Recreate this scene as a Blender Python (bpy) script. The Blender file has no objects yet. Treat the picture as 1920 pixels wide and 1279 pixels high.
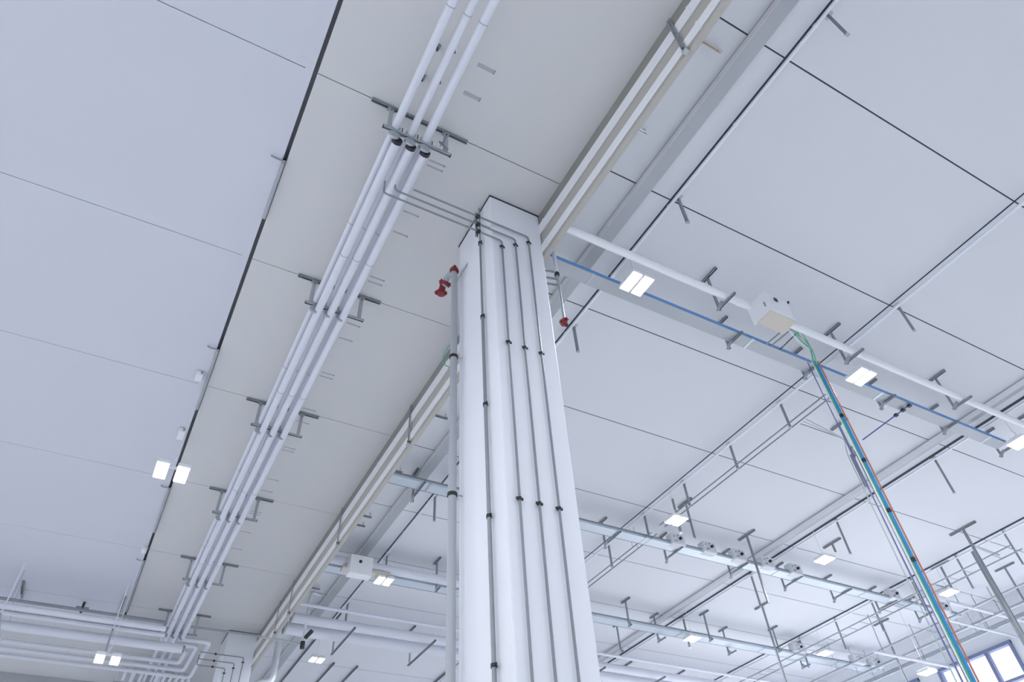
import bpy, bmesh, math, random
from mathutils import Vector, Matrix
random.seed(4)
S = bpy.context.scene
COL = S.collection
EYE = 1.6                      # eye height; every height below is counted from the eye

# ------------------------------------------------------------------ camera
cam_d = bpy.data.cameras.new('camera')
cam = bpy.data.objects.new('camera', cam_d); COL.objects.link(cam)
r_ = Vector((0.8771967, -0.4772744, -0.0522978)); u_ = Vector((-0.3054481, -0.6387711, 0.7061678)); f_ = Vector((0.3704421, 0.6034738, 0.7061105))
m = Matrix.Identity(4)
for i in range(3):
    m[i][0] = r_[i]; m[i][1] = u_[i]; m[i][2] = -f_[i]
m.translation = Vector((0, 0, EYE))
cam.matrix_world = m
cam_d.sensor_width = 36.0; cam_d.lens = 1298.817 / 1920 * 36; cam_d.clip_start = 0.05; cam_d.clip_end = 300
S.camera = cam

# ------------------------------------------------------------------ world, light, exposure
W = bpy.data.worlds.new('sky'); S.world = W; W.use_nodes = True
bg = W.node_tree.nodes['Background']
bg.inputs['Color'].default_value = (0.90, 0.94, 1.0, 1); bg.inputs['Strength'].default_value = 2.7
S.view_settings.view_transform = 'Standard'; S.view_settings.look = 'None'
S.view_settings.gamma = 1; S.view_settings.use_curve_mapping = False
S.view_settings.exposure = -0.93
S.cycles.use_denoising = True
S.cycles.max_bounces = 10; S.cycles.diffuse_bounces = 7
LAMP_W = 100.0
sun_d = bpy.data.lights.new('sun', 'SUN'); sun_d.energy = 34.0; sun_d.angle = math.radians(2); sun_d.color = (.96, .98, 1.0)
sun = bpy.data.objects.new('sun', sun_d); COL.objects.link(sun); sun.location = (40, 4, 30)
sun.rotation_euler = Vector((-.60, -.05, -.80)).to_track_quat('-Z', 'Y').to_euler()
#   # watts of each room lamp

# ------------------------------------------------------------------ materials
def mat(name, col, rough=.5, metal=0., noise=0., nscale=6., spec=.5, emit=None, bump=0.):
    mt = bpy.data.materials.new(name); mt.use_nodes = True
    nt = mt.node_tree; b = nt.nodes['Principled BSDF']
    b.inputs['Base Color'].default_value = (*col, 1); b.inputs['Roughness'].default_value = rough
    b.inputs['Metallic'].default_value = metal; b.inputs['Specular IOR Level'].default_value = spec
    if noise or bump:
        tc = nt.nodes.new('ShaderNodeTexCoord'); nz = nt.nodes.new('ShaderNodeTexNoise')
        nz.inputs['Scale'].default_value = nscale; nz.inputs['Detail'].default_value = 5
        nt.links.new(tc.outputs['Object'], nz.inputs['Vector'])
    if noise:
        rp = nt.nodes.new('ShaderNodeMapRange'); rp.inputs['To Min'].default_value = 1 - noise; rp.inputs['To Max'].default_value = 1 + noise
        nt.links.new(nz.outputs['Fac'], rp.inputs['Value'])
        mx = nt.nodes.new('ShaderNodeVectorMath'); mx.operation = 'SCALE'; mx.inputs[0].default_value = col
        nt.links.new(rp.outputs['Result'], mx.inputs['Scale']); nt.links.new(mx.outputs['Vector'], b.inputs['Base Color'])
    if bump:
        bp = nt.nodes.new('ShaderNodeBump'); bp.inputs['Strength'].default_value = bump; bp.inputs['Distance'].default_value = .01
        nt.links.new(nz.outputs['Fac'], bp.inputs['Height']); nt.links.new(bp.outputs['Normal'], b.inputs['Normal'])
    if emit:
        b.inputs['Emission Color'].default_value = (*emit[0], 1); b.inputs['Emission Strength'].default_value = emit[1]
    return mt
M_slab = mat('cool_white_slab', (.645, .66, .73), .75, noise=.015, nscale=.6)
M_slabw = mat('warm_grey_slab', (.66, .66, .66), .8, noise=.02, nscale=.7)
M_roof = mat('pale_roof_panel', (.70, .715, .75), .7, noise=.012, nscale=.5)
M_joint = mat('dark_joint', (.05, .055, .075), .9)
M_jointg = mat('grey_joint', (.30, .31, .33), .9)
M_col = mat('white_column_paint', (.82, .84, .89), .6, noise=.02, nscale=2.5, bump=.08)
M_beam = mat('beige_beam', (.45, .435, .40), .8, noise=.04, nscale=2)
M_white = mat('white_lacquer', (.84, .85, .88), .35)
M_pipe = mat('white_pipe_jacket', (.70, .715, .79), .35, noise=.02, nscale=3)
M_galv = mat('galvanised_steel', (.46, .49, .52), .38, metal=.75, noise=.12, nscale=14)
M_galvd = mat('dull_galvanised_strut', (.30, .32, .345), .5, metal=.6, noise=.12, nscale=14)
M_galvl = mat('bright_galvanised_conduit', (.80, .84, .90), .3, metal=.35, noise=.05, nscale=9)
M_tube = mat('steel_tube', (.27, .285, .315), .5, metal=.35, noise=.1, nscale=10)
M_duct = mat('grey_duct', (.42, .44, .47), .5, metal=.2, noise=.04, nscale=2)
M_tray = mat('zinc_tray', (.62, .68, .74), .3, metal=.5, noise=.06, nscale=6)
M_film = mat('blue_film', (.12, .33, .78), .35)
M_black = mat('black_plastic', (.02, .02, .025), .5)
M_red = mat('red_coupling', (.20, .012, .02), .4)
M_cblue = mat('blue_hose', (.03, .28, .60), .45)
M_cgreen = mat('green_hose', (.10, .42, .26), .5)
M_cred = mat('red_hose', (.62, .20, .14), .5)
M_cviolet = mat('violet_cable', (.12, .13, .34), .5)
M_cgrey = mat('grey_cable', (.45, .52, .50), .5)
M_beige = mat('beige_plate', (.62, .57, .50), .6)
M_frame = mat('blue_grey_window_frame', (.20, .23, .38), .5)
M_floor = mat('pale_epoxy_floor', (.70, .71, .73), .35, noise=.03, nscale=1.2)
M_wall = mat('white_wall', (.84, .86, .90), .7, noise=.01, nscale=1)
M_lamp = mat('lit_diffuser', (.9, .9, .9), .4, emit=((1, 1, 1), 9.))
M_glass = bpy.data.materials.new('window_glass'); M_glass.use_nodes = True
_b = M_glass.node_tree.nodes['Principled BSDF']; _b.inputs['Roughness'].default_value = .05; _b.inputs['Alpha'].default_value = .08; _b.inputs['Base Color'].default_value = (.8, .9, 1, 1)

# ------------------------------------------------------------------ mesh tools
class MB:
    def __init__(s): s.v = []; s.f = []
    def add(s, vs, fs):
        n = len(s.v); s.v += [Vector(p) for p in vs]; s.f += [[i + n for i in q] for q in fs]; return s
    def box(s, x0, x1, y0, y1, z0, z1):
        return s.add([(x, y, z) for z in (z0, z1) for y in (y0, y1) for x in (x0, x1)],
                     [(0, 2, 3, 1), (4, 5, 7, 6), (0, 1, 5, 4), (1, 3, 7, 5), (3, 2, 6, 7), (2, 0, 4, 6)])
    def prism(s, prof, p0, p1, up=(0, 0, 1)):
        """profile (side, up) swept straight from p0 to p1"""
        p0 = Vector(p0); p1 = Vector(p1); w = (p1 - p0).normalized(); u = Vector(up)
        u = (u - w * u.dot(w)).normalized(); r = w.cross(u); n = len(prof)
        vs = [p0 + r * a + u * b for a, b in prof] + [p1 + r * a + u * b for a, b in prof]
        fs = [(i, (i + 1) % n, (i + 1) % n + n, i + n) for i in range(n)] + [tuple(range(n))[::-1], tuple(range(n, 2 * n))]
        return s.add(vs, fs)
    def channel(s, p0, p1, w=.041, h=.041, t=.004, up=(0, 0, 1), lip=.009):
        """strut channel, open side against up"""
        a = w / 2; b = h / 2
        return s.prism([(-a, b), (a, b), (a, -b), (a - lip, -b), (a - lip, -b + t), (a - t, -b + t), (a - t, b - t), (-a + t, b - t), (-a + t, -b + t), (-a + lip, -b + t), (-a + lip, -b), (-a, -b)], p0, p1, up)
    def strip(s, p0, p1, w, t, up=(0, 0, 1), hole=.028, pitch=.05):
        """perforated flat strip: two rails and rungs leave real holes"""
        p0 = Vector(p0); p1 = Vector(p1); L = (p1 - p0).length; d = (p1 - p0) / L; u = Vector(up)
        u = (u - d * u.dot(d)).normalized(); r = d.cross(u); e = w * .3
        for k in (-1, 1):
            c = r * k * (w / 2 - e / 2)
            s.prism([(-e / 2, -t / 2), (e / 2, -t / 2), (e / 2, t / 2), (-e / 2, t / 2)], p0 + c, p1 + c, up)
        n = max(1, int(L / pitch))
        for i in range(n + 1):
            a = min(L - .004, i * L / n); b = min(L, a + (L / n) * (1 - hole / pitch))
            g = w / 2 - e
            s.prism([(-g, -t / 2), (g, -t / 2), (g, t / 2), (-g, t / 2)], p0 + d * a, p0 + d * b, up)
        return s
    def tube(s, pts, r, n=10):
        pts = [Vector(p) for p in pts]; rs = r if isinstance(r, (list, tuple)) else [r] * len(pts)
        d0 = (pts[1] - pts[0]).normalized(); a = Vector((0, 0, 1)) if abs(d0.z) < .9 else Vector((1, 0, 0))
        u = (a - d0 * a.dot(d0)).normalized(); rings = []
        for i, p in enumerate(pts):
            di = (pts[i] - pts[i - 1]).normalized() if i else d0
            do = (pts[i + 1] - pts[i]).normalized() if i < len(pts) - 1 else di
            t = (di + do).normalized(); k = 1 / max(.35, t.dot(di))
            u = (u - di * u.dot(di)).normalized(); w = di.cross(u)
            ring = []
            for j in range(n):
                q = 2 * math.pi * j / n; o = (u * math.cos(q) + w * math.sin(q)) * rs[i]
                o = o - di * (o.dot(t) / t.dot(di))            # slide along the pipe onto the mitre plane
                ring.append(p + o)
            rings.append(ring)
        vs = [v for g in rings for v in g]; fs = []
        for i in range(len(pts) - 1):
            for j in range(n):
                fs.append((i * n + j, i * n + (j + 1) % n, (i + 1) * n + (j + 1) % n, (i + 1) * n + j))
        fs.append(tuple(range(n))[::-1]); fs.append(tuple(range((len(pts) - 1) * n, len(pts) * n)))
        return s.add(vs, fs)
    def bent(s, pts, r, rad=.12, n=10, seg=5):
        """tube with rounded bends"""
        P = [Vector(p) for p in pts]; out = [P[0]]
        for i in range(1, len(P) - 1):
            a = (P[i - 1] - P[i]); b = (P[i + 1] - P[i]); q = min(rad, a.length * .48, b.length * .48)
            a = P[i] + a.normalized() * q; b = P[i] + b.normalized() * q
            for k in range(seg + 1):
                t = k / seg; out.append(a * (1 - t) ** 2 + P[i] * 2 * t * (1 - t) + b * t * t)
        out.append(P[-1]); return s.tube(out, r, n)
    def build(s, name, mt, parent=None, smooth=False, bevel=0.):
        me = bpy.data.meshes.new(name)
        off = Vector(parent['_o']) if parent is not None else Vector((0, 0, -EYE))
        me.from_pydata([v - off for v in s.v], [], s.f)
        mts = mt if isinstance(mt, list) else [mt]
        for q in mts: me.materials.append(q)
        bm = bmesh.new(); bm.from_mesh(me); bmesh.ops.recalc_face_normals(bm, faces=bm.faces); bm.to_mesh(me); bm.free()
        if smooth:
            for p in me.polygons: p.use_smooth = True
            try: me.set_sharp_from_angle(angle=math.radians(38))
            except Exception: pass
        o = bpy.data.objects.new(name, me); COL.objects.link(o)
        if parent is not None: o.parent = parent; o['_o'] = parent['_o']
        else: o['_o'] = (0, 0, -EYE)
        if bevel:
            b = o.modifiers.new('bevel', 'BEVEL'); b.width = bevel; b.segments = 2; b.limit_method = 'ANGLE'
        return o
USED = set()
def tag(o, label, cat, group=None):
    if not group and label in USED: print('DUPLICATE LABEL', label)
    USED.add(label)
    o['label'] = label; o['category'] = cat
    if group: o['group'] = group
    return o
def thing(name, label, cat, loc, group=None):
    e = bpy.data.objects.new(name, None); COL.objects.link(e); e.empty_display_size = .1
    e.location = (loc[0], loc[1], loc[2] + EYE); e['_o'] = tuple(loc)
    return tag(e, label, cat, group)
def dup(src, delta, label, group=None):
    c = src.copy(); COL.objects.link(c); c.location = src.location + Vector(delta); tag(c, label, c['category'], group or src.get('group'))
    for ch in list(src.children):
        d = ch.copy(); COL.objects.link(d); d.parent = c
        for g in list(ch.children):
            h = g.copy(); COL.objects.link(h); h.parent = d
    return c
def struct(o): o['kind'] = 'structure'; return o
ORD = ['first', 'second', 'third', 'fourth', 'fifth', 'sixth', 'seventh', 'eighth', 'ninth', 'tenth', 'eleventh', 'twelfth', 'thirteenth']

# ================================================================== the setting
CY = [.92 + 3.03 * k for k in range(-5, 8) if .92 + 3.03 * k > -9]     # joints of the left slabs
RY = [1.27 + 2.207 * k for k in range(-5, 11)]                          # joints of the roof panels
LX = [4.865, 9.33, 13.68, 18.0]                                         # long joints of the roof
H = 8.0
struct(MB().box(-22, 30, -16, 32, -1.75, -1.6).build('floor', M_floor))
def panels(x0, x1, ys, gap, mt, name, y0, y1):
    b = MB(); ys = [y0] + [y for y in ys if y0 < y < y1] + [y1]
    for a, c in zip(ys, ys[1:]):
        b.box(x0, x1, a + (gap / 2 if a > y0 else 0), c - (gap / 2 if c < y1 else 0), H, H + .16)
    return struct(b.build(name, mt))
Y0, Y1 = -9.0, 24.9
for k, (a, c) in enumerate([(-14, -9.2), (-9.19, -4.6), (-4.59, 0.0)]):
    panels(a, c, CY, .011, M_slab, 'ceiling', Y0, 19.99)
panels(-14, .05, CY, .011, M_slabw, 'ceiling', 20.0, Y1)
panels(.05, 3.36, CY, .012, M_slabw, 'ceiling', Y0, Y1)
edges = [3.36] + LX + [22.]
for a, c in zip(edges, edges[1:]):
    panels(a + (.017 if a > 4 else 0), c - (.017 if c < 21 else 0), RY, .019, M_roof, 'ceiling', Y0, Y1)
for k, x in enumerate(LX): w = .017 if k < 2 else .045; struct(MB().box(x - w, x + w, Y0, 24.88, H - (.002 if k > 1 else -.004), H + .03).build('trim_%d' % (k + 3), M_joint))
seal = MB()
for y in RY:
    if Y0 < y < 24.8:
        for a, c in zip(edges, edges[1:]): seal.box(a + .02, c - .02, y - .0095, y + .0095, H + .004, H + .02)
struct(seal.build('trim_7', M_joint))
struct(MB().box(3.36, 22, Y0, Y1, H + .16, H + .2).build('ceiling', M_joint))
struct(MB().box(-14, 3.36, Y0, Y1, H + .16, H + .2).build('ceiling', M_jointg))
# walls
struct(MB().box(-22, 22.3, 24.9, 25.2, -1.6, 8.2).build('wall_far', M_wall))
struct(MB().box(-14, 22.3, Y0 - .3, Y0, -1.6, 8.2).build('wall_near_added', M_wall))  # unseen wall, added to shut out sun and sky on this side
struct(MB().box(-22, 3.3, 24.72, 24.9, 7.75, 8.0).build('trim_1', M_duct))
wins = [(y, y + 2.42) for y in (7.3, 10.4, 13.5, 16.6, 19.7)]  # window groups repeated and run low out of view to admit daylight
wz0, wz1 = -.9, 7.06
b = MB(); X0, X1 = 22.0, 22.3
b.box(X0, X1, Y0, 24.9, wz1, 8.2); b.box(X0, X1, Y0, 24.9, -1.6, wz0)
e = Y0
for a, c in wins + [(24.9, 24.9)]:
    if a > e: b.box(X0, X1, e, a, wz0, wz1)
    e = c
struct(b.build('wall_right', M_wall))
for k, (a, c) in enumerate(wins):
    f = MB(); t = .085
    for z0, z1 in ((wz0, wz0 + t), (wz1 - t, wz1), (6.1, 6.1 + t * .8), (3.8, 3.8 + t * .8), (1.5, 1.5 + t * .8)): f.box(21.93, 22.12, a, c, z0, z1)
    for y0, y1 in ((a, a + t), (c - t, c)): f.box(21.94, 22.11, y0, y1, wz0, wz1)
    for q in (1, 2): f.box(21.95, 22.1, a + .807 * q - t / 2, a + .807 * q + t / 2, wz0, wz1)
    fo = struct(f.build('window_%d' % (k + 1), M_frame))
    g = MB().box(22.02, 22.03, a + t * .5, c - t * .5, wz0 + t * .5, wz1 - t * .5).build('pane', M_glass)
    g.parent = fo

# beam that hangs down along the hall and its two white ducts
t = thing('downstand_beam', 'long beige concrete beam hanging below the ceiling beside the big white column', 'beam', (3.42, 8, 7.215))
MB().box(3.362, 3.43, Y0, Y1 - .002, 7.12, 7.998).build('body', M_beam, t, bevel=.006)
MB().box(3.354, 3.361, Y0, Y1 - .002, 7.80, 7.997).build('top_shade_strip', mat('grey_painted_shade', (.27, .275, .26), .8, noise=.08, nscale=5), t)  # dark strip paints the shade under the ceiling onto the beam
for z0, z1, lb in ((7.58, 7.772, 'upper of the two white ducts running along the side of the beige beam'), (7.19, 7.337, 'lower of the two white ducts running along the side of the beige beam')):
    t = thing('cable_duct', lb, 'duct', (3.33, 8, z0))
    MB().box(3.338, 3.3605, Y0, 24.7, z0, z1).build('body', M_white, t, bevel=.006)
    y = -8.0
    while y < 24: MB().box(3.334, 3.3605, y, y + .03, z0 - .003, z1 + .003).build('joint_cover', M_white, t); y += 3.1
prev = None
for k, y in enumerate([-2.15, 1.56, 5.9, 9.0, 12.7, 16.2, 17.4, 20.05]):
    lb = 'perforated steel bracket across the beam ducts, ' + ['behind the camera end', 'topmost in the picture', 'hidden beside the column', 'first one below the column', 'second one below the column', 'third one below the column', 'fourth one, just under the third', 'lowest, beside the far column'][k]
    if y < 0 or k == 2: continue
    if prev is None:
        prev = thing('duct_bracket', lb, 'bracket', (3.32, y, 7.12))
        MB().strip((3.322, y, 7.12), (3.322, y, 7.96), .055, .006, up=(-1, 0, 0)).build('strap', M_galvd, prev)
        MB().box(3.30, 3.36, y - .03, y + .03, 7.10, 7.13).build('foot', M_galv, prev)
        MB().tube([(3.305, y, 7.17), (3.36, y, 7.17)], .012, 8).build('bolt', M_black, prev)
        py = y
    else: dup(prev, (0, y - py, 0), lb)

# ================================================================== column
t = thing('concrete_column', 'big square white painted concrete column in the middle', 'column', (2.975, 5.0, -1.6))
MB().box(2.594, 3.356, 4.524, 5.477, -1.6, 7.985).build('shaft', M_col, t, bevel=.02)
MB().box(2.588, 3.36, 4.518, 5.483, 7.975, 7.999).build('head_joint', M_joint, t)
t = thing('concrete_column', 'far white column at the lower left, half hidden behind the white pipes', 'column', (2.975, 20.1, -1.6))
MB().box(2.594, 3.356, 19.67, 20.62, -1.6, 7.985).build('shaft', M_col, t, bevel=.02)
MB().box(2.588, 3.36, 19.664, 20.626, 7.975, 7.999).build('head_joint', M_joint, t)

def clamp(p, out, parent, r=.013):
    """pipe clip: collar round the tube at p and stud into the wall along -out"""
    p = Vector(p); out = Vector(out)
    c = MB().tube([p - Vector((0, 0, .014)), p + Vector((0, 0, .014))], r + .008, 10)
    s = out.cross(Vector((0, 0, 1)))
    c.prism([(-.006, -.012), (.006, -.012), (.006, .012), (-.006, .012)], p - s * (r + .022), p + s * (r + .022))
    o = c.build('pipe_clip', M_black, parent, smooth=True)
    MB().tube([p, p - out * .036], .005, 6).build('stud', M_galv, o)
def columntubes(dy, far=False):
    w = 'far ' if far else 'near '
    A = [(2.715, 7.01, 1.15, 'left', .2), (2.915, 7.16, 1.28, 'middle', .06), (3.12, 7.33, 1.51, 'right', 0)]
    yt = 4.524 - .034 + dy
    for x, z, xe, nm, up in A:
        if far: x = x - .02; xe = 2.0
        t = thing('steel_tube', ('%s of three thin steel tubes bending down the front of the %swhite column' % (nm, w)), 'tube', (x, yt, -1.55))
        pts = [(x, yt, -1.55), (x, yt, z), (xe, yt, z)]
        if up: pts.append((xe, yt, z + up + .04))
        MB().bent(pts, .0125, .05, 8).build('tube', M_tube, t, smooth=True)
        for zc in (z - .12, 5.22, 3.29, 1.2, -.6): clamp((x, yt, zc), (0, -1, 0), t)
        MB().tube([(2.41, yt, z), (2.36, yt, z)], .027, 10).build('union', M_black, t, smooth=True)
columntubes(0); columntubes(15.14, True)
t = thing('steel_tube', 'single steel tube running straight down the left face of the near column', 'tube', (2.555, 4.765, -1.55))
MB().tube([(2.555, 4.765, -1.55), (2.555, 4.765, 7.97)], .014, 10).build('tube', M_tube, t, smooth=True)
MB().tube([(2.555, 4.765, -1.5), (2.555, 4.765, 5.81)], .0185, 10).build('sleeve', M_galvd, t, smooth=True)
for zc in (7.2, 5.81, 4.51, 3.23, 1.96): clamp((2.555, 4.765, zc), (-1, 0, 0), t, .018)
# bracket the tubes rest on left of the column
t = thing('cantilever_rail', 'short dark rail holding the three thin tubes just left of the column head', 'rail', (2.4, 4.53, 6.95))
MB().channel((2.385, 4.53, 6.94), (2.385, 4.53, 7.45), .03, .02, up=(0, -1, 0)).build('rail', M_galvd, t)
MB().tube([(2.385, 4.56, 7.3), (2.594, 4.56, 7.3)], .008, 8).build('arm', M_galv, t)
# riser on the left
def coupling(c, ax, r, parent, n='grooved_coupling'):
    c = Vector(c); ax = Vector(ax).normalized()
    MB().tube([c - ax * .03, c - ax * .022, c + ax * .022, c + ax * .03], [r, r + .02, r + .02, r], 12).build(n, M_red, parent, smooth=True)
    s = ax.cross(Vector((.3, .2, 1))).normalized()
    for k in (-1, 1):
        q = c + s * k * (r + .022); bb = MB(); bb.tube([q - ax * .035, q + ax * .035], .011, 6); bb.tube([q - ax * .008, q + ax * .008], .024, 6)
        bb.build('coupling_bolt', M_red, parent)
t = thing('riser_pipe', 'pale galvanised riser pipe with red couplings along the left edge of the column', 'pipe', (2.49, 5.40, -1.55))
MB().bent([(2.49, 5.40, -1.55), (2.49, 5.40, 7.26), (2.47, 5.55, 7.36), (2.44, 5.68, 7.2)], .042, .06, 14).build('pipe', M_duct, t, smooth=True)
coupling((2.49, 5.41, 7.31), (0, .3, 1), .042, t); coupling((2.455, 5.63, 7.27), (-.1, .6, -.6), .042, t); coupling((2.43, 5.70, 7.13), (-.1, .2, -1), .042, t)
MB().tube([(2.44, 5.66, 7.25), (2.43, 5.70, 7.1)], .045, 12).build('elbow', M_red, t, smooth=True)
for zc in (5.69, 3.80, 2.0, .2):
    MB().tube([(2.49, 5.40, zc - .018), (2.49, 5.40, zc + .018)], .052, 14).build('pipe_clip', M_black, t, smooth=True)
    MB().tube([(2.50, 5.38, zc), (2.594, 5.38, zc)], .008, 8).build('stud', M_galv, t)
MB().strip((2.49, 5.36, 7.0), (2.594, 5.2, 7.3), .03, .004).build('brace', M_galv, t)
t = thing('earth_wire', 'thin green earth wire looping beside the riser pipe', 'wire', (2.47, 5.5, 5.7))
MB().bent([(2.45, 5.42, 5.9), (2.40, 5.50, 5.78), (2.42, 5.52, 5.64), (2.46, 5.44, 5.55)], .006, .05, 6).build('wire', M_cgreen, t, smooth=True)
# small pipe drop on the right of the column
t = thing('drop_pipe', 'blue-grey drop pipe with a red coupling right of the column head', 'pipe', (3.565, 4.577, 5.95))
DX, DY = 3.565, 4.577
MB().tube([(DX, DY, 7.4), (DX, DY, 6.95)], .027, 12).build('socket', M_galvl, t, smooth=True)
MB().tube([(DX, DY, 6.96), (DX, DY, 5.99)], .019, 12).build('pipe', M_galv, t, smooth=True)
MB().tube([(DX, DY, 6.92), (DX, DY, 6.88)], .034, 12).build('pipe_clip', M_black, t, smooth=True)
coupling((DX, DY, 6.02), (1, .2, .2), .02, t); coupling((DX - .01, DY, 5.98), (0, .6, .3), .018, t)
for z in (6.98, 6.84, 6.72):
    MB().channel((3.358, 4.66, z), (DX, DY + .02, z - .01), .022, .02).build('arm', M_galvd, t)

# ================================================================== left ceiling rail, conduit, lamps
struct(MB().box(-.095, .0, Y0, 19.4, H - .008, H).build('trim_2', M_slab))
segs = [(5.2, 6.2, 'upper of the light conduit pieces on the ceiling seam'), (8.98, 10.66, 'second light conduit piece on the ceiling seam, above the near lamp'), (13.3, 15.2, 'third light conduit piece on the ceiling seam, below the near lamp'), (16.5, 19.4, 'lowest light conduit piece on the ceiling seam, above the pipe rack')]
for a, c, lb in segs:
    t = thing('conduit', lb, 'conduit', (.0, a, 7.96))
    MB().tube([(.022, a, 7.972), (.022, c, 7.972)], .021, 10).build('tube', M_duct, t, smooth=True)
    MB().tube([(.022, a, 7.972), (.022, a + .06, 7.972)], .026, 10).build('end_socket', M_galvd, t, smooth=True)
    MB().bent([(.02, a + .02, 7.955), (-.1, a + .0, 7.93), (-.14, a + .02, 7.97)], .012, .04, 8).build('clip', M_galvd, t, smooth=True)
for k, (x, y, s, lb) in enumerate([(-.11, 9.75, .09, 'small white junction box on the seam at the lamp cord'), (-.09, 11.45, .13, 'longer white junction box on the seam above the near lamp'), (-.04, 16.0, .1, 'small white junction box on the seam above the pipe rack')]):
    t = thing('junction_box', lb, 'box', (x, y, 7.9))
    MB().box(x - .06, x + .05, y - s, y + s, 7.9, 7.984).build('body', M_white, t, bevel=.008)
    for q in (-1, 1): MB().tube([(x + .02, y + q * s, 7.945), (x + .02, y + q * (s + .04), 7.945)], .015, 8).build('cable_gland', M_galvd, t, smooth=True)
def lampdata(w):
    L = bpy.data.lights.new('lamp_light', 'AREA'); L.energy = w; L.shape = 'RECTANGLE'; L.size = .3; L.size_y = .34; L.color = (.95, .975, 1.0); L.spread = math.radians(170); return L
LD = lampdata(LAMP_W)
def light_at(x, y, z, parent):
    o = bpy.data.objects.new('lamp_light', LD); COL.objects.link(o); o.parent = parent
    o.location = Vector((x, y, z)) - Vector(parent['_o'])
def floodlight(x, y, z, top, lb, pw, ph, gap, group=None):
    t = thing('high_bay_lamp', lb, 'lamp', (x, y, z), group)
    for k in (-1, 1):
        cx = x + k * (gap / 2 + pw / 2)
        h = MB().box(cx - pw / 2 - .008, cx + pw / 2 + .008, y - ph / 2 - .008, y + ph / 2 + .008, z + .012, z + .06)
        for q in range(7):
            yy = y - ph / 2 + ph * (q + .5) / 7; h.box(cx - pw / 2, cx + pw / 2, yy - .004, yy + .004, z + .06, z + .09)
        o = h.build('housing', M_white, t)
        MB().box(cx - pw / 2, cx + pw / 2, y - ph / 2, y + ph / 2, z, z + .014).build('diffuser', M_lamp, o, bevel=.004)
    MB().box(x - gap / 2 - pw * .6, x + gap / 2 + pw * .6, y - .03, y + .03, z + .088, z + .11).build('bridge', M_white, t)
    MB().bent([(x, y, z + .1), (x - .03, y - .02, z + .16), (x, y - .03, z + .22), (x, y, z + .27)], .006, .03, 6).build('hook', M_galvl, t, smooth=True)
    MB().tube([(x, y, z + .26), (x, y, top)], .0045, 6).build('cord', M_galvl, t, smooth=True)
    light_at(x, y, z - .012, t)
    return t
floodlight(-.03, 9.97, 6.2, 7.99, 'large twin white lamp hanging on a cord at the left side', .165, .43, .125)
floodlight(-.02, 15.75, 5.5, 7.99, 'twin white lamp in front of the pipe rack at the lower left', .155, .42, .12)
for k, y in enumerate((-7.6, -1.7, 1.3)):      # lamp row carried on outside the picture to help light the hall
    t = thing('high_bay_lamp', 'twin lamp of the left row above the camera, outside the picture', 'lamp', (-.03, y, 6.2), 'lamps outside the picture'); 
    o = MB().box(-.22, .16, y - .2, y + .2, 6.212, 6.26).build('housing', M_white, t); MB().tube([(-.03, y, 6.26), (-.03, y, 7.93)], .005, 6).build('cord', M_galvl, t); light_at(-.03, y, 6.2, t)
names = {(0, 0): 'bright twin lamp right beside the column under the blue-edged tray', (1, 0): 'twin lamp beside the coloured hoses on the blue-edged tray', (2, 0): 'twin lamp at the right picture edge past the tray end',
         (0, 2): 'twin lamp beside the white box left of the column', (1, 1): 'twin lamp above the second tray right of the column', (2, 1): 'twin lamp right of the middle above the second tray', (3, 1): 'twin lamp right of the hoses at the lower right',
         (2, 2): 'twin lamp over the third tray right of the column', (3, 2): 'twin lamp over the third tray among the round-knobbed boxes', (0, 3): 'twin lamp below the big white pipes left of the column', (0, 1): 'twin lamp hidden behind the column', (1, 2): 'second twin lamp hidden behind the column'}
LY = [4.46, 9.3, 14.05, 18.9]
for i, x in enumerate((4.83, 9.33, 13.6, 18.0)):
    for j, y in enumerate(LY):
        if (i, j) in names: floodlight(x, (13.45 if (i, j) == (3, 2) else y), 7.23, 8.0, names[i, j], .148, .33, .05)
for i, x in enumerate((4.83, 9.33, 13.6, 18.0)):  # unseen lamps added behind the camera to light the hall
    for y in (-.4, -5.2):
        t = thing('high_bay_lamp', 'added twin lamp continuing the right rows behind the camera, outside the picture', 'lamp', (x, y, 7.23), 'right lamps outside the picture')
        MB().box(x - .16, x + .16, y - .16, y + .16, 7.242, 7.29).build('housing', M_white, t); MB().tube([(x, y, 7.28), (x, y, 7.97)], .005, 6).build('cord', M_galvl, t); light_at(x, y, 7.23, t)
for x in (-8.6, -4.3):  # unseen lamp rows, added for even light
    for y in (-4, 1.5, 7, 12.5, 16.4):
        t = thing('high_bay_lamp', 'added twin lamp of unseen far left rows, outside the picture', 'lamp', (x, y, 7.0), 'far left lamps outside the picture')
        if x == -4.3 and y in (12.5, 7): t.location.x = t.location.x - 1.5
        MB().box(x - .16, x + .16, y - .16, y + .16, 7.012, 7.06).build('housing', M_white, t); MB().tube([(x, y, 7.05), (x, y, 7.97)], .005, 6).build('cord', M_galvl, t); light_at(x, y, 7.0, t)
t = floodlight(18.0, 10.76, 5.8, 7.97, 'twin lamp hanging low at the bottom edge right of the hoses', .148, .33, .05)

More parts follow.
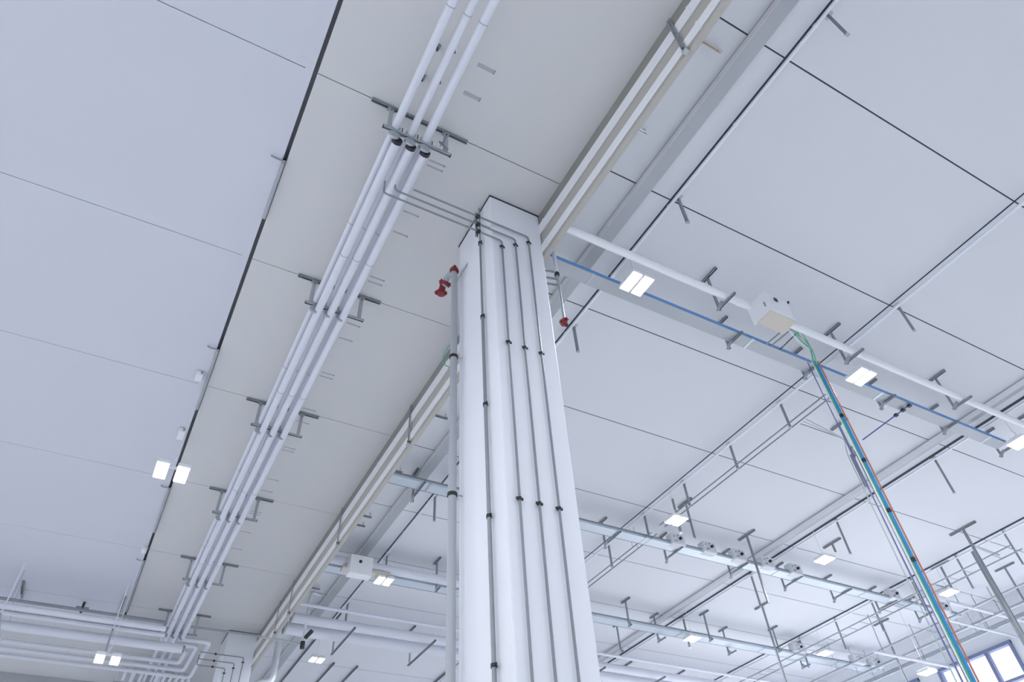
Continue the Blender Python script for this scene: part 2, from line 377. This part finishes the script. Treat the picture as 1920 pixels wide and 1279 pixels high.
# ================================================================== white pipes on trapeze hangers
HY = [3.95, 6.97, 10.03, 13.04, 16.06, 19.0]
proto = None
for k, y in enumerate(HY):
    lb = 'trapeze hanger under the ceiling carrying the white pipes, ' + ['topmost one with valves and cups', 'second from the top', 'third from the top', 'fourth, level with left lamp', 'fifth from the top', 'lowest one, at the pipe bend'][k]
    if proto is None:
        proto = t = thing('trapeze_hanger', lb, 'hanger', (1.33, y, 7.48))
        MB().channel((.715, y, H - .022), (1.98, y, H - .022), .046, .04).build('ceiling_rail', M_galvd, t)
        for x in (.965, 1.685):
            o = MB().channel((x, y, 7.47), (x, y, H - .04), .05, .035, up=(0, -1, 0)).build('drop_post', M_duct, t)
            MB().box(x - .045, x + .045, y - .035, y + .035, H - .055, H - .04).build('foot_plate', M_galvd, o)
            MB().tube([(x, y - .03, H - .1), (x, y + .03, H - .1)], .009, 6).build('bolt', M_black, o)
        MB().channel((.90, y, 7.478), (1.75, y, 7.478), .041, .036).build('cross_bar', M_galv, t)
        for x in (.90, 1.75): MB().box(x - .006, x + .006, y - .02, y + .02, 7.46, 7.498).build('end_cap', M_black, t)
        for x in (1.04, 1.235, 1.42):
            MB().tube([(x, y - .014, 7.556), (x, y + .014, 7.556)], .066, 14).build('pipe_ring', M_galv, t, smooth=True)
            MB().tube([(x + .09, y, 7.5), (x + .09, y, 7.62)], .007, 6).build('bolt', M_black, t)
            MB().tube([(x, y - .014, 7.39), (x, y + .014, 7.39)], .068, 14).build('pipe_ring', M_galv, t, smooth=True)
    else: dup(proto, (0, y - HY[0], 0), lb)
# diagonal brace of the first hanger
t = thing('diagonal_brace', 'black diagonal brace strips at the right end of the topmost trapeze hanger', 'brace', (1.66, 3.9, 7.5))
MB().prism([(-.012, -.003), (.012, -.003), (.012, .003), (-.012, .003)], (1.70, 3.95, 7.95), (1.60, 3.90, 7.50)).build('strip', M_galvd, t)
MB().prism([(-.012, -.003), (.012, -.003), (.012, .003), (-.012, .003)], (1.58, 3.90, 7.60), (1.70, 3.90, 7.50)).build('strip', M_galvd, t)
def pipe(lb, pts, r, rad, cat='pipe', m=None, seams=0, z0=None):
    t = thing('white_pipe', lb, cat, pts[0])
    MB().bent(pts, r, rad, 18, 6).build('jacket', m or M_pipe, t, smooth=True)
    if seams:
        P0, P1 = Vector(pts[0]), Vector(pts[1]); L = (P1 - P0).length; d = (P1 - P0) / L; q = seams * .6; s = MB()
        while q < L: s.tube([P0 + d * q, P0 + d * (q + .012)], r + .0025, 18); q += seams
        s.build('jacket_seam', M_duct, t, smooth=True)
    return t
up = ['left', 'middle', 'right']
for k, (x, r) in enumerate(((1.04, .048), (1.235, .044), (1.42, .052))):
    pipe('%s of the three upper white pipes lying on the trapeze hangers' % up[k], [(x, -8.5, 7.556), (x, 24.6, 7.556)], r, .1, seams=3.03)
low = [(1.085, [(1.085, 20.6), None]), ]
a = [(1.10, 4.03), (1.10, 19.85), (1.68, 19.85), (1.68, 20.72), (-13, 20.72)]
bb_ = [(1.27, 4.03), (1.27, 19.5), (1.88, 19.5), (1.88, 21.2), (-13, 21.2)]
c_ = [(1.45, 4.03), (1.45, 19.12), (2.12, 19.12), (2.12, 21.68), (-13, 21.68)]
for k, P in enumerate((a, bb_, c_)):
    t = pipe('%s of the three lower white pipes bending into the lower left rack' % up[k], [(x, y, 7.39 if y < 19.9 and i < 2 else 7.39) for i, (x, y) in enumerate(P)], .052, .13, seams=3.03)
    x = P[0][0]
    MB().tube([(x, 4.03, 7.39), (x, 3.985, 7.39)], .062, 16).build('end_flange', M_black, t, smooth=True)
    MB().tube([(x, 4.0, 7.42), (x, 3.99, 7.54)], .02, 10).build('valve_stem', M_galv, t, smooth=True)
    MB().tube([(x - .05, 3.99, 7.51), (x + .05, 3.99, 7.51)], .008, 6).build('valve_lever', M_red, t)
# anchors between the pipes
for k, (x, y, lb) in enumerate([(1.15, 3.02, 'small clamp between the left and middle white pipes near the top'), (1.335, 2.95, 'white clamp with dark bolt between middle and right pipes, upper'), (1.14, 3.42, 'dark little clip between the left and middle white pipes, lower'), (1.335, 3.35, 'white clamp with dark bolt between middle and right pipes, lower')]):
    t = thing('ceiling_clamp', lb, 'clamp', (x, y, 7.9))
    MB().box(x - .035, x + .035, y - .03, y + .03, 7.955, H - .001).build('plate', M_galvl if k % 2 else M_galvd, t, bevel=.004)
    MB().tube([(x, y, 7.96), (x, y, 7.86)], .012, 8).build('bolt', M_black, t)
# cast-in slots in the ceiling right of the pipes
slots = [2.05, 3.0, 3.38, 4.40, 4.48, 5.27, 5.65, 6.55, 6.65, 7.60, 7.96, 8.86, 8.96, 9.9, 10.3, 11.15, 11.25, 12.3, 12.75, 13.6, 13.7, 14.5, 15.3]
pr_ = None
for k, y in enumerate(slots):
    lb = 'grey cast-in ceiling slot right of the white pipes, %s from the top' % (ORD + ['%dth' % q for q in range(14, 30)])[k]
    if pr_ is None:
        pr_ = thing('anchor_channel', lb, 'anchor channel', (1.765, y, H - .003), None)
        MB().box(1.655, 1.88, y - .013, y + .013, H - .003, H - .0005).build('strip', M_duct, pr_)
        MB().box(1.862, 1.88, y - .014, y + .014, H - .005, H - .0005).build('end_piece', M_galvd, pr_); y0_ = y
    else:
        c = dup(pr_, (0, y - y0_, 0), lb)
        if k in (1, 2):
            for ch in c.children: ch.scale = (1, 1.9, 1)
# ================================================================== big rack at the lower left
for k, (y, z, r, x1, lb) in enumerate([(17.80, 7.05, .06, .95, 'slim white pipe at the top of the lower left pipe rack'), (18.85, 7.05, .105, 1.5, 'thickest white pipe of the lower left pipe rack'), (18.35, 7.12, .05, 1.0, 'thin white pipe behind the top pipe of the lower left rack')]):
    t = thing('white_pipe', lb, 'pipe', (x1, y, z))
    MB().tube([(-14, y, z), (x1, y, z)], r, 24).build('jacket', M_pipe, t, smooth=True)
    MB().tube([(x1, y, z), (x1 + .05, y, z)], r * .8, 24).build('end_cap', M_galvd, t, smooth=True)
for k, x in enumerate((-2.28, -.12, -5.2, -8)):
    lb = ['suspension rod frame of the pipe rack at the left picture edge', 'suspension rod frame of the pipe rack beside the seam conduit', 'suspension rod frame of the pipe rack outside the picture, nearer', 'suspension rod frame of the pipe rack outside the picture, farther'][k]
    t = thing('rack_hanger', lb, 'hanger', (x, 19, 6.75))
    MB().channel((x, 18.6, H - .025), (x, 19.6, H - .025), .05, .045).build('ceiling_rail', M_galvd, t)
    for y in (17.6, 19.3): MB().tube([(x, y, 6.76), (x, y, H - .04)], .012, 8).build('rod', M_galvl, t, smooth=True)
    MB().channel((x, 17.5, 6.76), (x, 19.4, 6.76), .041, .041).build('cross_bar', M_galv, t)
t = thing('sprinkler_head', 'dark sprinkler on the ceiling above the left pipe rack', 'sprinkler', (-.94, 19.3, 7.7))
MB().tube([(-.94, 19.3, 7.99), (-.94, 19.3, 7.74)], .03, 10).build('stem', M_black, t, smooth=True)
MB().tube([(-1.08, 19.3, 7.86), (-.80, 19.3, 7.86)], .028, 8).build('frame', M_galvd, t, smooth=True)
t = thing('cross_conduit', 'grey conduit crossing the ceiling below the lowest trapeze hanger', 'conduit', (0, 19.6, 7.8))
MB().tube([(-.05, 19.55, 7.86), (3.34, 19.42, 7.86)], .03, 10).build('tube', M_duct, t, smooth=True)
xs = [.52, .72, .93, 1.34, 1.52, 1.68, 1.84, 2.0, 2.16]
for k, x in enumerate(xs):
    t = thing('white_pipe', 'white pipe running away under the lower left rack, %s from the left' % ORD[k], 'pipe', (x, 22, 7.5))
    MB().tube([(x, 22.0, 7.50), (x, 24.8, 7.50)], .06 if k in (1, 3) else .045, 14).build('jacket', M_pipe, t, smooth=True)
    MB().tube([(x, 22.0, 7.50), (x, 21.94, 7.50)], .05, 14).build('end_cap', M_galvd, t, smooth=True)
t = thing('rack_hanger', 'dark cross rail holding the small pipes under the lower left rack', 'hanger', (1.3, 22.6, 7.4))
MB().channel((.3, 22.8, 7.43), (2.3, 22.8, 7.43), .05, .04).build('cross_bar', M_galvd, t)
for x in (.35, 2.25): MB().tube([(x, 22.8, 7.44), (x, 22.8, 7.99)], .01, 8).build('rod', M_galvl, t)

for k, (y, z, lb) in enumerate([(18.05, 7.3, 'upper grey conduit between the white pipes of the lower left rack'), (18.6, 7.25, 'lower grey conduit between the white pipes of the lower left rack'), (19.3, 7.15, 'grey conduit under the thick pipe of the lower left rack')]):
    t = thing('rack_conduit', lb, 'conduit', (.9, y, z))
    MB().tube([(-14, y, z), (.9, y, z)], .035, 10).build('tube', M_galvd, t, smooth=True)
    for x in (-2.28, -.12): MB().tube([(x, y, z), (x, y, 7.99)], .007, 6).build('rod', M_galv, t)
# ================================================================== right roof: girders, conduits, posts
for x0, x1, z0, lb in ((4.27, 4.462, 7.88, 'long grey steel channel girder under the roof right of the beige beam'), (13.12, 13.235, 7.87, 'long grey steel channel girder under the roof far right')):
    t = thing('channel_girder', lb, 'girder', ((x0 + x1) / 2, 8, z0))
    MB().box(x0, x1, Y0 + .002, 24.8, z0, H - .001).build('body', M_duct, t)
    MB().box(x0 - .004, x0 - .0005, Y0 + .002, 24.8, z0, H - .022).build('lit_side_plate', M_white, t)  # white plate paints the girder side as brighter lit than its underside
for x, z, r, y1, lb in ((4.866, 7.935, .024, 18.0, 'bright conduit along the first roof seam right of the beam'), (9.33, 7.885, .026, 23, 'bright conduit along the second roof seam'), (13.66, 7.9, .02, 23, 'thin bright conduit along the third roof seam'), (18.0, 7.9, .02, 23, 'thin bright conduit along the fourth roof seam')):
    t = thing('seam_conduit', lb, 'conduit', (x, 8, z))
    MB().tube([(x, Y0, z), (x, y1, z)], r, 12).build('tube', M_galvl, t, smooth=True)
    s = MB(); y = -6.0
    while y < y1: s.tube([(x, y, z), (x, y + .04, z)], r + .006, 12); y += 1.36
    s.build('saddle', M_galvl, t, smooth=True)
prow = [(4.925, 7.41, [(.67, 'at the top edge'), (3.40, 'second from the top'), (6.1, 'right of the red coupling'), (8.82, 'hidden behind the column'), (11.54, 'left of the column below the tray'), (14.26, 'left of the column at the lamp'), (16.98, 'lowest, in front of the big pipes')], 'first'),
        (9.45, 7.41, [(.7, 'beyond the picture top'), (3.42, 'upper one alone'), (6.1, 'at the cable branch'), (7.5, 'below the cable branch'), (8.95, 'above the second tray'), (10.34, 'crossing the second tray'), (11.76, 'below the second tray')], 'second'),
        (13.78, 7.15, [(3.36, 'beyond the picture edge'), (6.06, 'long one right of the hoses'), (8.74, 'long one above the round lamp'), (11.62, 'long one below the second tray'), (14.4, 'short one at the third tray')], 'third'),
        (18.07, 7.12, [(7.4, 'at the right edge'), (8.73, 'beside the lower right lamp'), (10.1, 'behind the coloured hoses'), (11.46, 'below the second tray end'), (12.78, 'above the third tray'), (14.2, 'at the third tray boxes')], 'fourth')]
for x, zb, L, nm in prow:
    for y, ds in L:
        if 'beyond' in ds or 'hidden' in ds: continue
        t = thing('drop_post', 'grey drop post hanging from the %s roof seam, %s' % (nm, ds), 'post', (x, y, zb))
        MB().channel((x, y, zb), (x, y, H - .03), .041, .03, up=(0, -1, 0)).build('post', M_galvd, t)
        MB().box(x - .05, x + .05, y - .05, y + .05, H - .012, H - .001).build('foot_plate', M_galv, t)
        MB().box(x - .025, x + .025, y - .02, y + .02, zb - .006, zb + .012).build('end_cap', M_duct, t)

def post(x, y, zb, lb, arm, bar=.2, armz=None):
    """ceiling rail along the roof, post, and an arm towards the camera side"""
    t = thing('cantilever_hanger', lb, 'hanger', (x, y, zb))
    MB().channel((x, y - bar, H - .022), (x, y + bar * .85, H - .022), .041, .04).build('ceiling_rail', M_galvd, t)
    MB().channel((x, y, zb), (x, y, H - .04), .038, .03, up=(0, -1, 0)).build('post', M_galvd, t)
    MB().channel((x, y, (armz or zb + .03)), (x, y - arm, (armz or zb + .03)), .034, .034).build('arm', M_galvd, t)
    MB().prism([(-.004, -.03), (.004, -.03), (.004, .03), (-.004, .03)], (x - .02, y + .03, zb + .0), (x - .02, y - .1, zb + .09)).build('gusset', M_galv, t)
    return t
for k, x in enumerate((6.22, 8.87, 11.55, 14.2)): post(x, 4.33, 7.24, 'T-shaped hanger of the long white pipe, %s right of the column' % ORD[k], .34, .21, 7.275)
t = thing('white_pipe', 'long straight white pipe right of the column running beside the blue-edged tray', 'pipe', (3.9, 4.15, 7.35))
MB().tube([(3.47, 4.15, 7.352), (21.5, 4.15, 7.352)], .056, 18).build('jacket', M_white, t, smooth=True)
s = MB()
for x in (6.4, 8.9, 9.0, 11.6, 14.3): s.tube([(x, 4.15, 7.352), (x + .12, 4.15, 7.352)], .062, 18)
s.build('sleeve', M_white, t, smooth=True)
MB().tube([(3.47, 4.15, 7.352), (3.44, 4.15, 7.352)], .05, 14).build('end_cap', M_black, t, smooth=True)
def tray(lb, x0, x1, y0, y1, z, lip, mt, hh=.06):
    t = thing('cable_tray', lb, 'tray', (x0, y0, z))
    b = MB(); w = y1 - y0
    b.prism([(-w / 2, 0), (w / 2, 0), (w / 2, hh), (w / 2 - .012, hh), (w / 2 - .012, .004), (-w / 2 + .012, .004), (-w / 2 + .012, hh), (-w / 2, hh)], (x0, (y0 + y1) / 2, z), (x1, (y0 + y1) / 2, z))
    b.build('trough', mt, t)
    if lip is None:
        MB().box(x0, x1, y0 - .012, y0 - .001, z + hh - .02, z + hh + .01).build('lip', M_galvd, t)
        MB().box(x0, x1, y1 + .001, y1 + .014, z - .004, z + .022).build('lip', M_galvd, t)
    if lip is not None: MB().box(x0, x1, y0 - .012, y0 + .004, z + hh - .034, z + hh).build('lip', lip, t)
    x = x0 + .8
    while x < x1: MB().box(x, x + .05, y0 - .004, y1 + .004, z - .004, z + hh * .5).build('joint_plate', M_galv, t); x += 3.0
    return t
tray('cable tray with a bright blue edge starting right of the column head', 3.52, 13.85, 4.74, 4.95, 7.50, M_film, M_duct)
for k, x in enumerate((7.05, 8.72, 10.58, 12.29, 14.0)): post(x, 5.0, 7.40, 'small hanger under the blue-edged tray, %s from the column' % ORD[k], .33, .17, 7.478)
t = thing('red_hose_stub', 'dark diagonal strut from the tray to the hoses', 'strut', (7.9, 4.5, 7.42))
MB().strip((7.86, 4.70, 7.46), (7.83, 4.20, 7.46), .03, .004).build('strip', M_black, t)
t.name = 'bracing_strip'
for k, dx in enumerate((-.22, -.12)):
    t = thing('thin_rod', ['left of two thin parallel rods beside the white box', 'right of two thin parallel rods beside the white box'][k], 'rod', (7.8 + dx, 4.5, 7.46))
    MB().tube([(7.8 + dx, 4.72, 7.47), (7.8 + dx, 4.22, 7.44)], .012, 8).build('rod', M_galvd, t)
t = thing('bracing_strip', 'long thin blue-grey strip from the hoses up to the tray', 'strut', (11.0, 4.7, 7.43))
MB().tube([(11.03, 4.73, 7.47), (11.03, 5.82, 7.44)], .012, 8).build('strip', M_cviolet, t)
for k, y in enumerate((4.76, 4.9, 5.05)):
    MB().box(11.0, 11.06, y - .03, y + .03, 7.44, 7.48).build('clip', M_black, t)
# white control box under the white pipe
t = thing('control_box', 'white electrical cabinet under the long white pipe where the hoses start', 'box', (6.9, 3.95, 7.0))
b = MB().box(6.68, 7.16, 3.86, 4.08, 7.0, 7.40); b.build('housing', M_white, t, bevel=.01)
MB().box(6.70, 7.14, 3.85, 3.862, 7.02, 7.38).build('front_cover', M_white, t, bevel=.004)
MB().box(6.84, 6.90, 3.835, 3.85, 7.26, 7.32).build('switch', M_black, t)
MB().box(6.665, 7.165, 3.87, 4.14, 6.985, 6.998).build('bottom_plate', M_beige, t)
MB().box(6.655, 6.68, 3.90, 3.915, 7.12, 7.2).build('handle', M_galvd, t)
MB().box(6.668, 6.681, 3.88, 4.2, 7.0, 7.38).build('side_plate', M_white, t)
MB().tube([(7.18, 3.95, 7.40), (7.2, 3.85, 7.42)], .02, 8).build('cable_gland', M_black, t)
# hoses hanging from the box
hx, hy = 8.46, 4.58
def hose(name, lb, dx, dy, r, mt, top=None, cat='hose', zb=-1.58, st=None):
    t = thing(name, lb, cat, (hx + dx, hy + dy, zb))
    P = [(hx + dx, hy + dy, zb), (hx + dx, hy + dy, 7.34)] + (st or [])
    MB().bent(P, r, .12, 8).build('hose', mt, t, smooth=True)
    return t
st = lambda q: [(hx - .35, hy - .25 + q, 7.37 + q), (7.15, 4.1 + q * .5, 7.3)]
hose('hose', 'thick blue hose hanging from the white box to the floor', 0, 0, .021, M_cblue)
hose('hose', 'red hose beside the thick blue hose', .038, -.022, .011, M_cred)
hose('hose', 'green hose beside the blue hose, curling into the box', -.020, .018, .011, M_cgreen, st=st(.02))
hose('hose', 'pale cable left of the blue hose', -.045, .03, .009, M_galvl)
hose('hose', 'violet cable left of the blue hose', -.10, .07, .008, M_cviolet)
t = thing('hose_bundle', 'tangle of green cable loops where the hoses leave the box', 'cable', (7.6, 4.2, 7.3))
for k in range(4):
    q = k * .04; MB().bent([(7.12, 4.0 + q, 7.25), (7.45, 4.1 + q, 7.5 - q), (7.9, 4.25 + q, 7.33), (8.3, 4.45, 7.36 + q * .5), (8.44, 4.57, 7.25)], .009, .1, 6).build('loop', [M_cgreen, M_cgrey, M_cgreen, M_galvl][k], t, smooth=True)
for k, z in enumerate((6.2, 5.4, 4.6, 3.9)):
    MB().tube([(hx - .01, hy, z), (hx - .01, hy, z + .05)], .03, 8).build('tie', M_black, t)
# second bundle on the T hanger at 11, 6.1
t = post(10.99, 6.1, 7.2, 'T-shaped hanger where the thin tubes branch off to the hoses', .05, .22, 7.42)
for k in range(3):
    t = thing('drop_cable', ['grey-green cable hanging left of the hoses, leftmost', 'grey cable hanging left of the hoses, middle of three', 'dark cable hanging left of the hoses, rightmost of three'][k], 'cable', (10.9 + k * .06, 6.15 - k * .04, -1.58))
    MB().bent([(10.86 + k * .07, 6.13 - k * .04, -1.58), (10.86 + k * .07, 6.13 - k * .04, 7.3), (10.7, 5.95, 7.44), (9.62, 5.85 + .07 * k, 7.47)], .010, .15, 6).build('cable', [M_cgrey, M_galv, M_tube][k], t, smooth=True)
t = thing('guard_tube', 'short dark guard tube round the cables under the T-shaped hanger', 'tube', (10.93, 6.1, 6.6))
MB().tube([(10.93, 6.1, 6.55), (10.93, 6.1, 7.25)], .035, 10).build('tube', M_galvd, t, smooth=True)
# two thin rails under the second seam
for k, x in enumerate((9.42, 9.56)):
    t = thing('thin_rail', ['left of two thin dark rails under the second roof seam', 'right of two thin dark rails under the second roof seam'][k], 'rail', (x, 8, 7.5))
    MB().tube([(x, 5.2, 7.48), (x, 9.9, 7.48)], .013, 8).build('rail', M_tube, t, smooth=True)
    t = thing('thin_rail', ['left of two thin dark rails below the second tray', 'right of two thin dark rails below the second tray'][k], 'rail', (x, 12, 7.4))
    MB().tube([(x, 10.2, 7.46), (x, 14.2, 7.46)], .013, 8).build('rail', M_tube, t, smooth=True)
    for y in (10.9, 13.2): MB().tube([(x, y, 7.46), (x, y, 7.999)], .006, 6).build('rod', M_galv, t)
t = thing('ladder_frame', 'small dark H-shaped frame above the second tray at the second seam', 'frame', (9.75, 9.6, 7.2))
for x in (9.62, 9.98): MB().channel((x, 9.55, 7.12), (x, 9.55, 7.97), .04, .03, up=(0, -1, 0)).build('post', M_galvd, t)
MB().channel((9.62, 9.55, 7.5), (9.98, 9.55, 7.5), .03, .03).build('rung', M_galvd, t)
MB().channel((9.98, 9.35, 7.97), (9.98, 9.8, 7.97), .04, .04).build('ceiling_rail', M_galvd, t)
# second tray
tray('silver cable tray passing behind the column, second from the top', 3.52, 20.2, 10.42, 10.68, 7.45, None, M_tray, .07)
for k, x in enumerate((4.21, 8.73, 10.41, 12.33, 14.08, 15.8, 17.5, 19.1)):
    post(x, 10.98 if k else 10.95, 7.33, 'small hanger under the second tray, ' + (['left of the column'] + ['%s right of the column' % q for q in ORD])[k], .6, .2, 7.43)
def knobbox(x, y, z, lb, s=.22):
    t = thing('junction_box', lb, 'box', (x, y, z))
    MB().box(x - s, x + s * .7, y, y + .2, z, z + .26).build('housing', M_roof, t, bevel=.02)
    MB().tube([(x, y, z + .14), (x, y - .05, z + .14)], .032, 12).build('knob', M_black, t, smooth=True)
    for k, (dx, dz) in enumerate(((-.16, .17), (-.10, .07), (-.15, .06), (-.05, .21))): MB().tube([(x + dx, y, z + dz), (x + dx, y - .02, z + dz)], .014, 8).build('gland', M_galvd, t, smooth=True)
for k, x in enumerate((10.33, 11.24, 12.14, 13.03, 13.94, 17.5, 19.5)):
    knobbox(x, 10.33, 7.44, 'small white box with black knob on the second tray, %s from the column' % ORD[k])
# third tray
tray('silver cable tray lower right of the column, third from the top', 3.52, 21.2, 14.12, 14.42, 7.40, None, M_tray, .08)
t = thing('white_pipe', 'white pipe running beside the third tray behind the column', 'pipe', (4, 13.9, 7.5))
MB().tube([(3.52, 13.96, 7.48), (8.4, 13.96, 7.48)], .10, 16).build('jacket', M_pipe, t, smooth=True)
t = thing('control_box', 'white box with one black hole on the pipe left of the column', 'box', (4.15, 13.6, 7.05))
MB().box(3.9, 4.4, 13.6, 13.84, 7.07, 7.5).build('housing', M_white, t, bevel=.012)
MB().tube([(4.12, 13.6, 7.35), (4.12, 13.58, 7.35)], .035, 12).build('hole_ring', M_black, t, smooth=True)
MB().box(3.84, 4.9, 13.86, 14.1, 7.3, 7.36).build('bottom_plate', M_beige, t)
for k, (x, y, zb, a) in enumerate([(6.1, 14.05, 7.22, .2), (11.58, 14.1, 7.28, .1), (12.25, 15.47, 7.2, .1), (14.12, 13.92, 7.2, .1), (16.77, 13.98, 7.3, .1), (12.9, 14.6, 7.25, .3), (15.4, 14.6, 7.25, .3), (18.3, 14.6, 7.25, .3)]):
    post(x, y, zb, 'T-shaped hanger at the third tray, ' + ['left of the column', 'first right of the column', 'second right, set lower', 'third right of the column', 'fourth right of the column', 'small one near the second seam', 'small one in the middle', 'small one at the boxes'][k], a, .2)
for k, x in enumerate((17.76, 20.3, 21.1)): knobbox(x, 14.0, 7.45, 'grey-white box with black knob on the third tray, %s from the left' % ORD[k], .3)
# fourth row: big pipes
for k, (y, z, r, lb) in enumerate([(16.72, 7.3, .115, 'upper of two big white pipes crossing left of the column near the bottom'), (17.35, 7.3, .15, 'lower, thicker of two big white pipes crossing near the bottom'), (16.2, 7.42, .04, 'thin white pipe above the two big pipes near the bottom')]):
    t = thing('white_pipe', lb, 'pipe', (3.84, y, z))
    MB().tube([(3.52, y, z), (21.4, y, z)], r, 22).build('jacket', M_pipe, t, smooth=True)
    MB().tube([(3.515, y, z), (3.56, y, z)], r + .006, 22).build('end_band', M_galv, t, smooth=True)
for k, x in enumerate((4.95, 7.05, 12.2, 14.3, 16.4)):
    t = thing('pipe_hanger', 'hanger strap round the big white pipes near the bottom, ' + ['first left of the column', 'second left of the column', 'first right of the column', 'second right of the column', 'third right of the column'][k], 'hanger', (x, 17.9, 7.05))
    MB().channel((x, 17.6, H - .022), (x, 18.3, H - .022), .041, .04).build('ceiling_rail', M_galvd, t)
    MB().channel((x, 17.9, 7.05), (x, 17.9, H - .04), .04, .03, up=(0, -1, 0)).build('post', M_galv, t)
    MB().channel((x, 18.0, 7.07), (x, 16.2, 7.07), .04, .04).build('arm', M_galvd, t)
t = thing('dark_rail', 'dark ceiling rail behind the big white pipes near the bottom', 'rail', (4, 18.14, 7.95))
MB().channel((3.5, 18.14, 7.96), (21.5, 18.14, 7.96), .09, .07).build('rail', M_galvd, t)
# bent pipe by the far column
t = thing('hooked_pipe', 'pale pipe with curved top hanging in front of the big white pipes', 'pipe', (3.88, 16.68, 6.7))
MB().bent([(4.15, 16.75, 7.97), (3.92, 16.68, 7.97), (3.88, 16.68, 7.8), (3.88, 16.68, 6.72)], .03, .15, 12).build('pipe', M_galvl, t, smooth=True)
MB().tube([(3.88, 16.68, 6.76), (3.88, 16.68, 6.6)], .055, 12).build('socket', M_black, t, smooth=True)
MB().tube([(3.9, 16.6, 6.82), (4.0, 16.45, 6.95)], .05, 12).build('branch_coupling', M_black, t, smooth=True)
t = thing('cross_conduit', 'grey conduit from the far column towards the hooked pipe', 'conduit', (3.2, 19.2, 7.2))
MB().tube([(2.9, 16.9, 6.82), (3.88, 16.68, 6.7)], .02, 8).build('tube', M_duct, t, smooth=True)
t = thing('u_shaped_pipe', 'pale U-shaped pipe hanging beside the far column', 'pipe', (3.9, 19.6, 6.7))
MB().bent([(3.98, 19.9, 7.95), (3.98, 19.9, 6.9), (3.62, 20.0, 6.9), (3.62, 20.0, -1.5)], .09, .2, 14).build('pipe', M_galvl, t, smooth=True)
for k, (x, y0, y1, lb) in enumerate([(4.83, 19.5, 24.5, 'first'), (5.85, 20.86, 24.5, 'second'), (6.57, 20.86, 24.5, 'third'), (9.25, 20.3, 24.5, 'fourth')]):
    t = thing('ceiling_strut', '%s dark slanting ceiling strut left of the column at the bottom edge' % lb, 'strut', (x, y0, 7.97))
    MB().channel((x, y0, 7.975), (x, y1, 7.975), .05, .045).build('strut', M_galvd, t)
# short stub rails beyond the beam
for k, (y, L, m_) in enumerate([(1.55, .24, M_beige), (2.78, .1, M_galvl), (9.0, .2, M_galvd), (10.9, .1, M_galvd), (12.7, .14, M_galvd), (13.1, .14, M_galvd), (16.3, .16, M_galvd)]):
    t = thing('stub_rail', 'short stub rail sticking out past the beige beam, %s from the top' % ORD[k], 'rail', (3.9, y, 7.88))
    MB().channel((3.432, y, 7.90), (3.84 + L, y, 7.90), .04, .03).build('rail', m_, t)
    MB().tube([(3.80 + L, y, 7.9), (3.80 + L, y, 7.999)], .008, 6).build('rod', M_galv, t)
# ================================================================== far right corner
t = thing('cable_ladder', 'thin ladder tray hanging under the fourth roof seam', 'tray', (17.8, 10, 7.4))
for x in (17.55, 17.98): MB().box(x - .01, x + .01, 7.2, 20, 7.38, 7.41).build('side_rail', M_galv, t)
y = 7.3
while y < 20: MB().box(17.55, 17.98, y, y + .012, 7.385, 7.40).build('rung', M_galv, t); y += .4
for k, (x, y, z0, lb) in enumerate([(16.98, 7.73, .0, 'thick'), (17.1, 7.86, .5, 'thin')]):
    t = thing('drop_column', '%s steel drop column at the right edge with ceiling T' % lb, 'post', (x, y, -1.6))
    MB().channel((x, y, -1.6), (x, y, 7.97 - z0), .055 if k == 0 else .035, .05, up=(0, -1, 0)).build('post', M_galvd, t)
    if k == 0: MB().channel((x, y - .35, 7.975), (x, y + .35, 7.975), .05, .045).build('ceiling_rail', M_galvd, t)
t = thing('diagonal_brace', 'grey diagonal brace right of the steel drop column at the right edge', 'brace', (17.2, 7.4, 7.4))
MB().prism([(-.03, -.01), (.03, -.01), (.03, .01), (-.03, .01)], (16.98, 7.7, 7.5), (18.0, 7.75, 7.5)).build('strip', M_galv, t)
for k, (x, y, zb, lb) in enumerate([(14.5, 9.55, 7.75, 'short one above the round lamp'), (13.35, 10.05, 6.95, 'tall one above the second tray'), (15.35, 12.9, 5.0, 'long one dropping past the third tray'), (19.6, 12.4, 4.5, 'long one near the windows'), (18.15, 9.25, 7.3, 'behind the coloured hoses'), (19.9, 8.6, 5.0, 'lower right by the windows'), (11.2, 15.6, 5.4, 'right of the column near the bottom'), (12.25, 10.1, 6.34, 'big one at the girder')]):
    if k == 1: continue
    t = thing('drop_hanger', 'T-topped drop hanger, ' + lb, 'hanger', (x, y, zb))
    MB().channel((x, y - .27, H - .022), (x, y + .27, H - .022), .045, .042).build('ceiling_rail', M_galvd, t)
    MB().channel((x, y, zb), (x, y, H - .04), .045, .035, up=(0, -1, 0)).build('post', M_galvd, t)
for k, (y, z, r, lb) in enumerate([(9.6, 7.2, .05, 'upper'), (10.1, 7.0, .035, 'middle'), (12.2, 6.9, .045, 'lower')]):
    t = thing('white_pipe', '%s pale pipe running to the windows at the far right' % lb, 'pipe', (18.4, y, z))
    MB().tube([(18.4, y, z), (21.9, y, z)], r, 12).build('jacket', M_pipe, t, smooth=True)
    for x in (18.8, 20.6): MB().tube([(x, y, z + r), (x, y, H - .002)], .01, 6).build('rod', M_galvd, t)
for k, (x, z, r) in enumerate([(19.3, 7.2, .03), (20.2, 7.15, .04), (20.9, 7.1, .03), (21.5, 7.35, .05)]):
    t = thing('wall_conduit', 'grey-blue conduit parallel to the window wall, %s from the left' % ORD[k], 'conduit', (x, 9, z))
    MB().tube([(x, 2, z), (x, 23, z)], r, 10).build('tube', M_galv, t, smooth=True)
    y = 3.4
    while y < 23: MB().tube([(x, y, z), (x, y, H - .002)], .009, 6).build('rod', M_galv, t); y += 3.6
for o in list(bpy.data.objects):
    if '_o' in o: del o['_o']
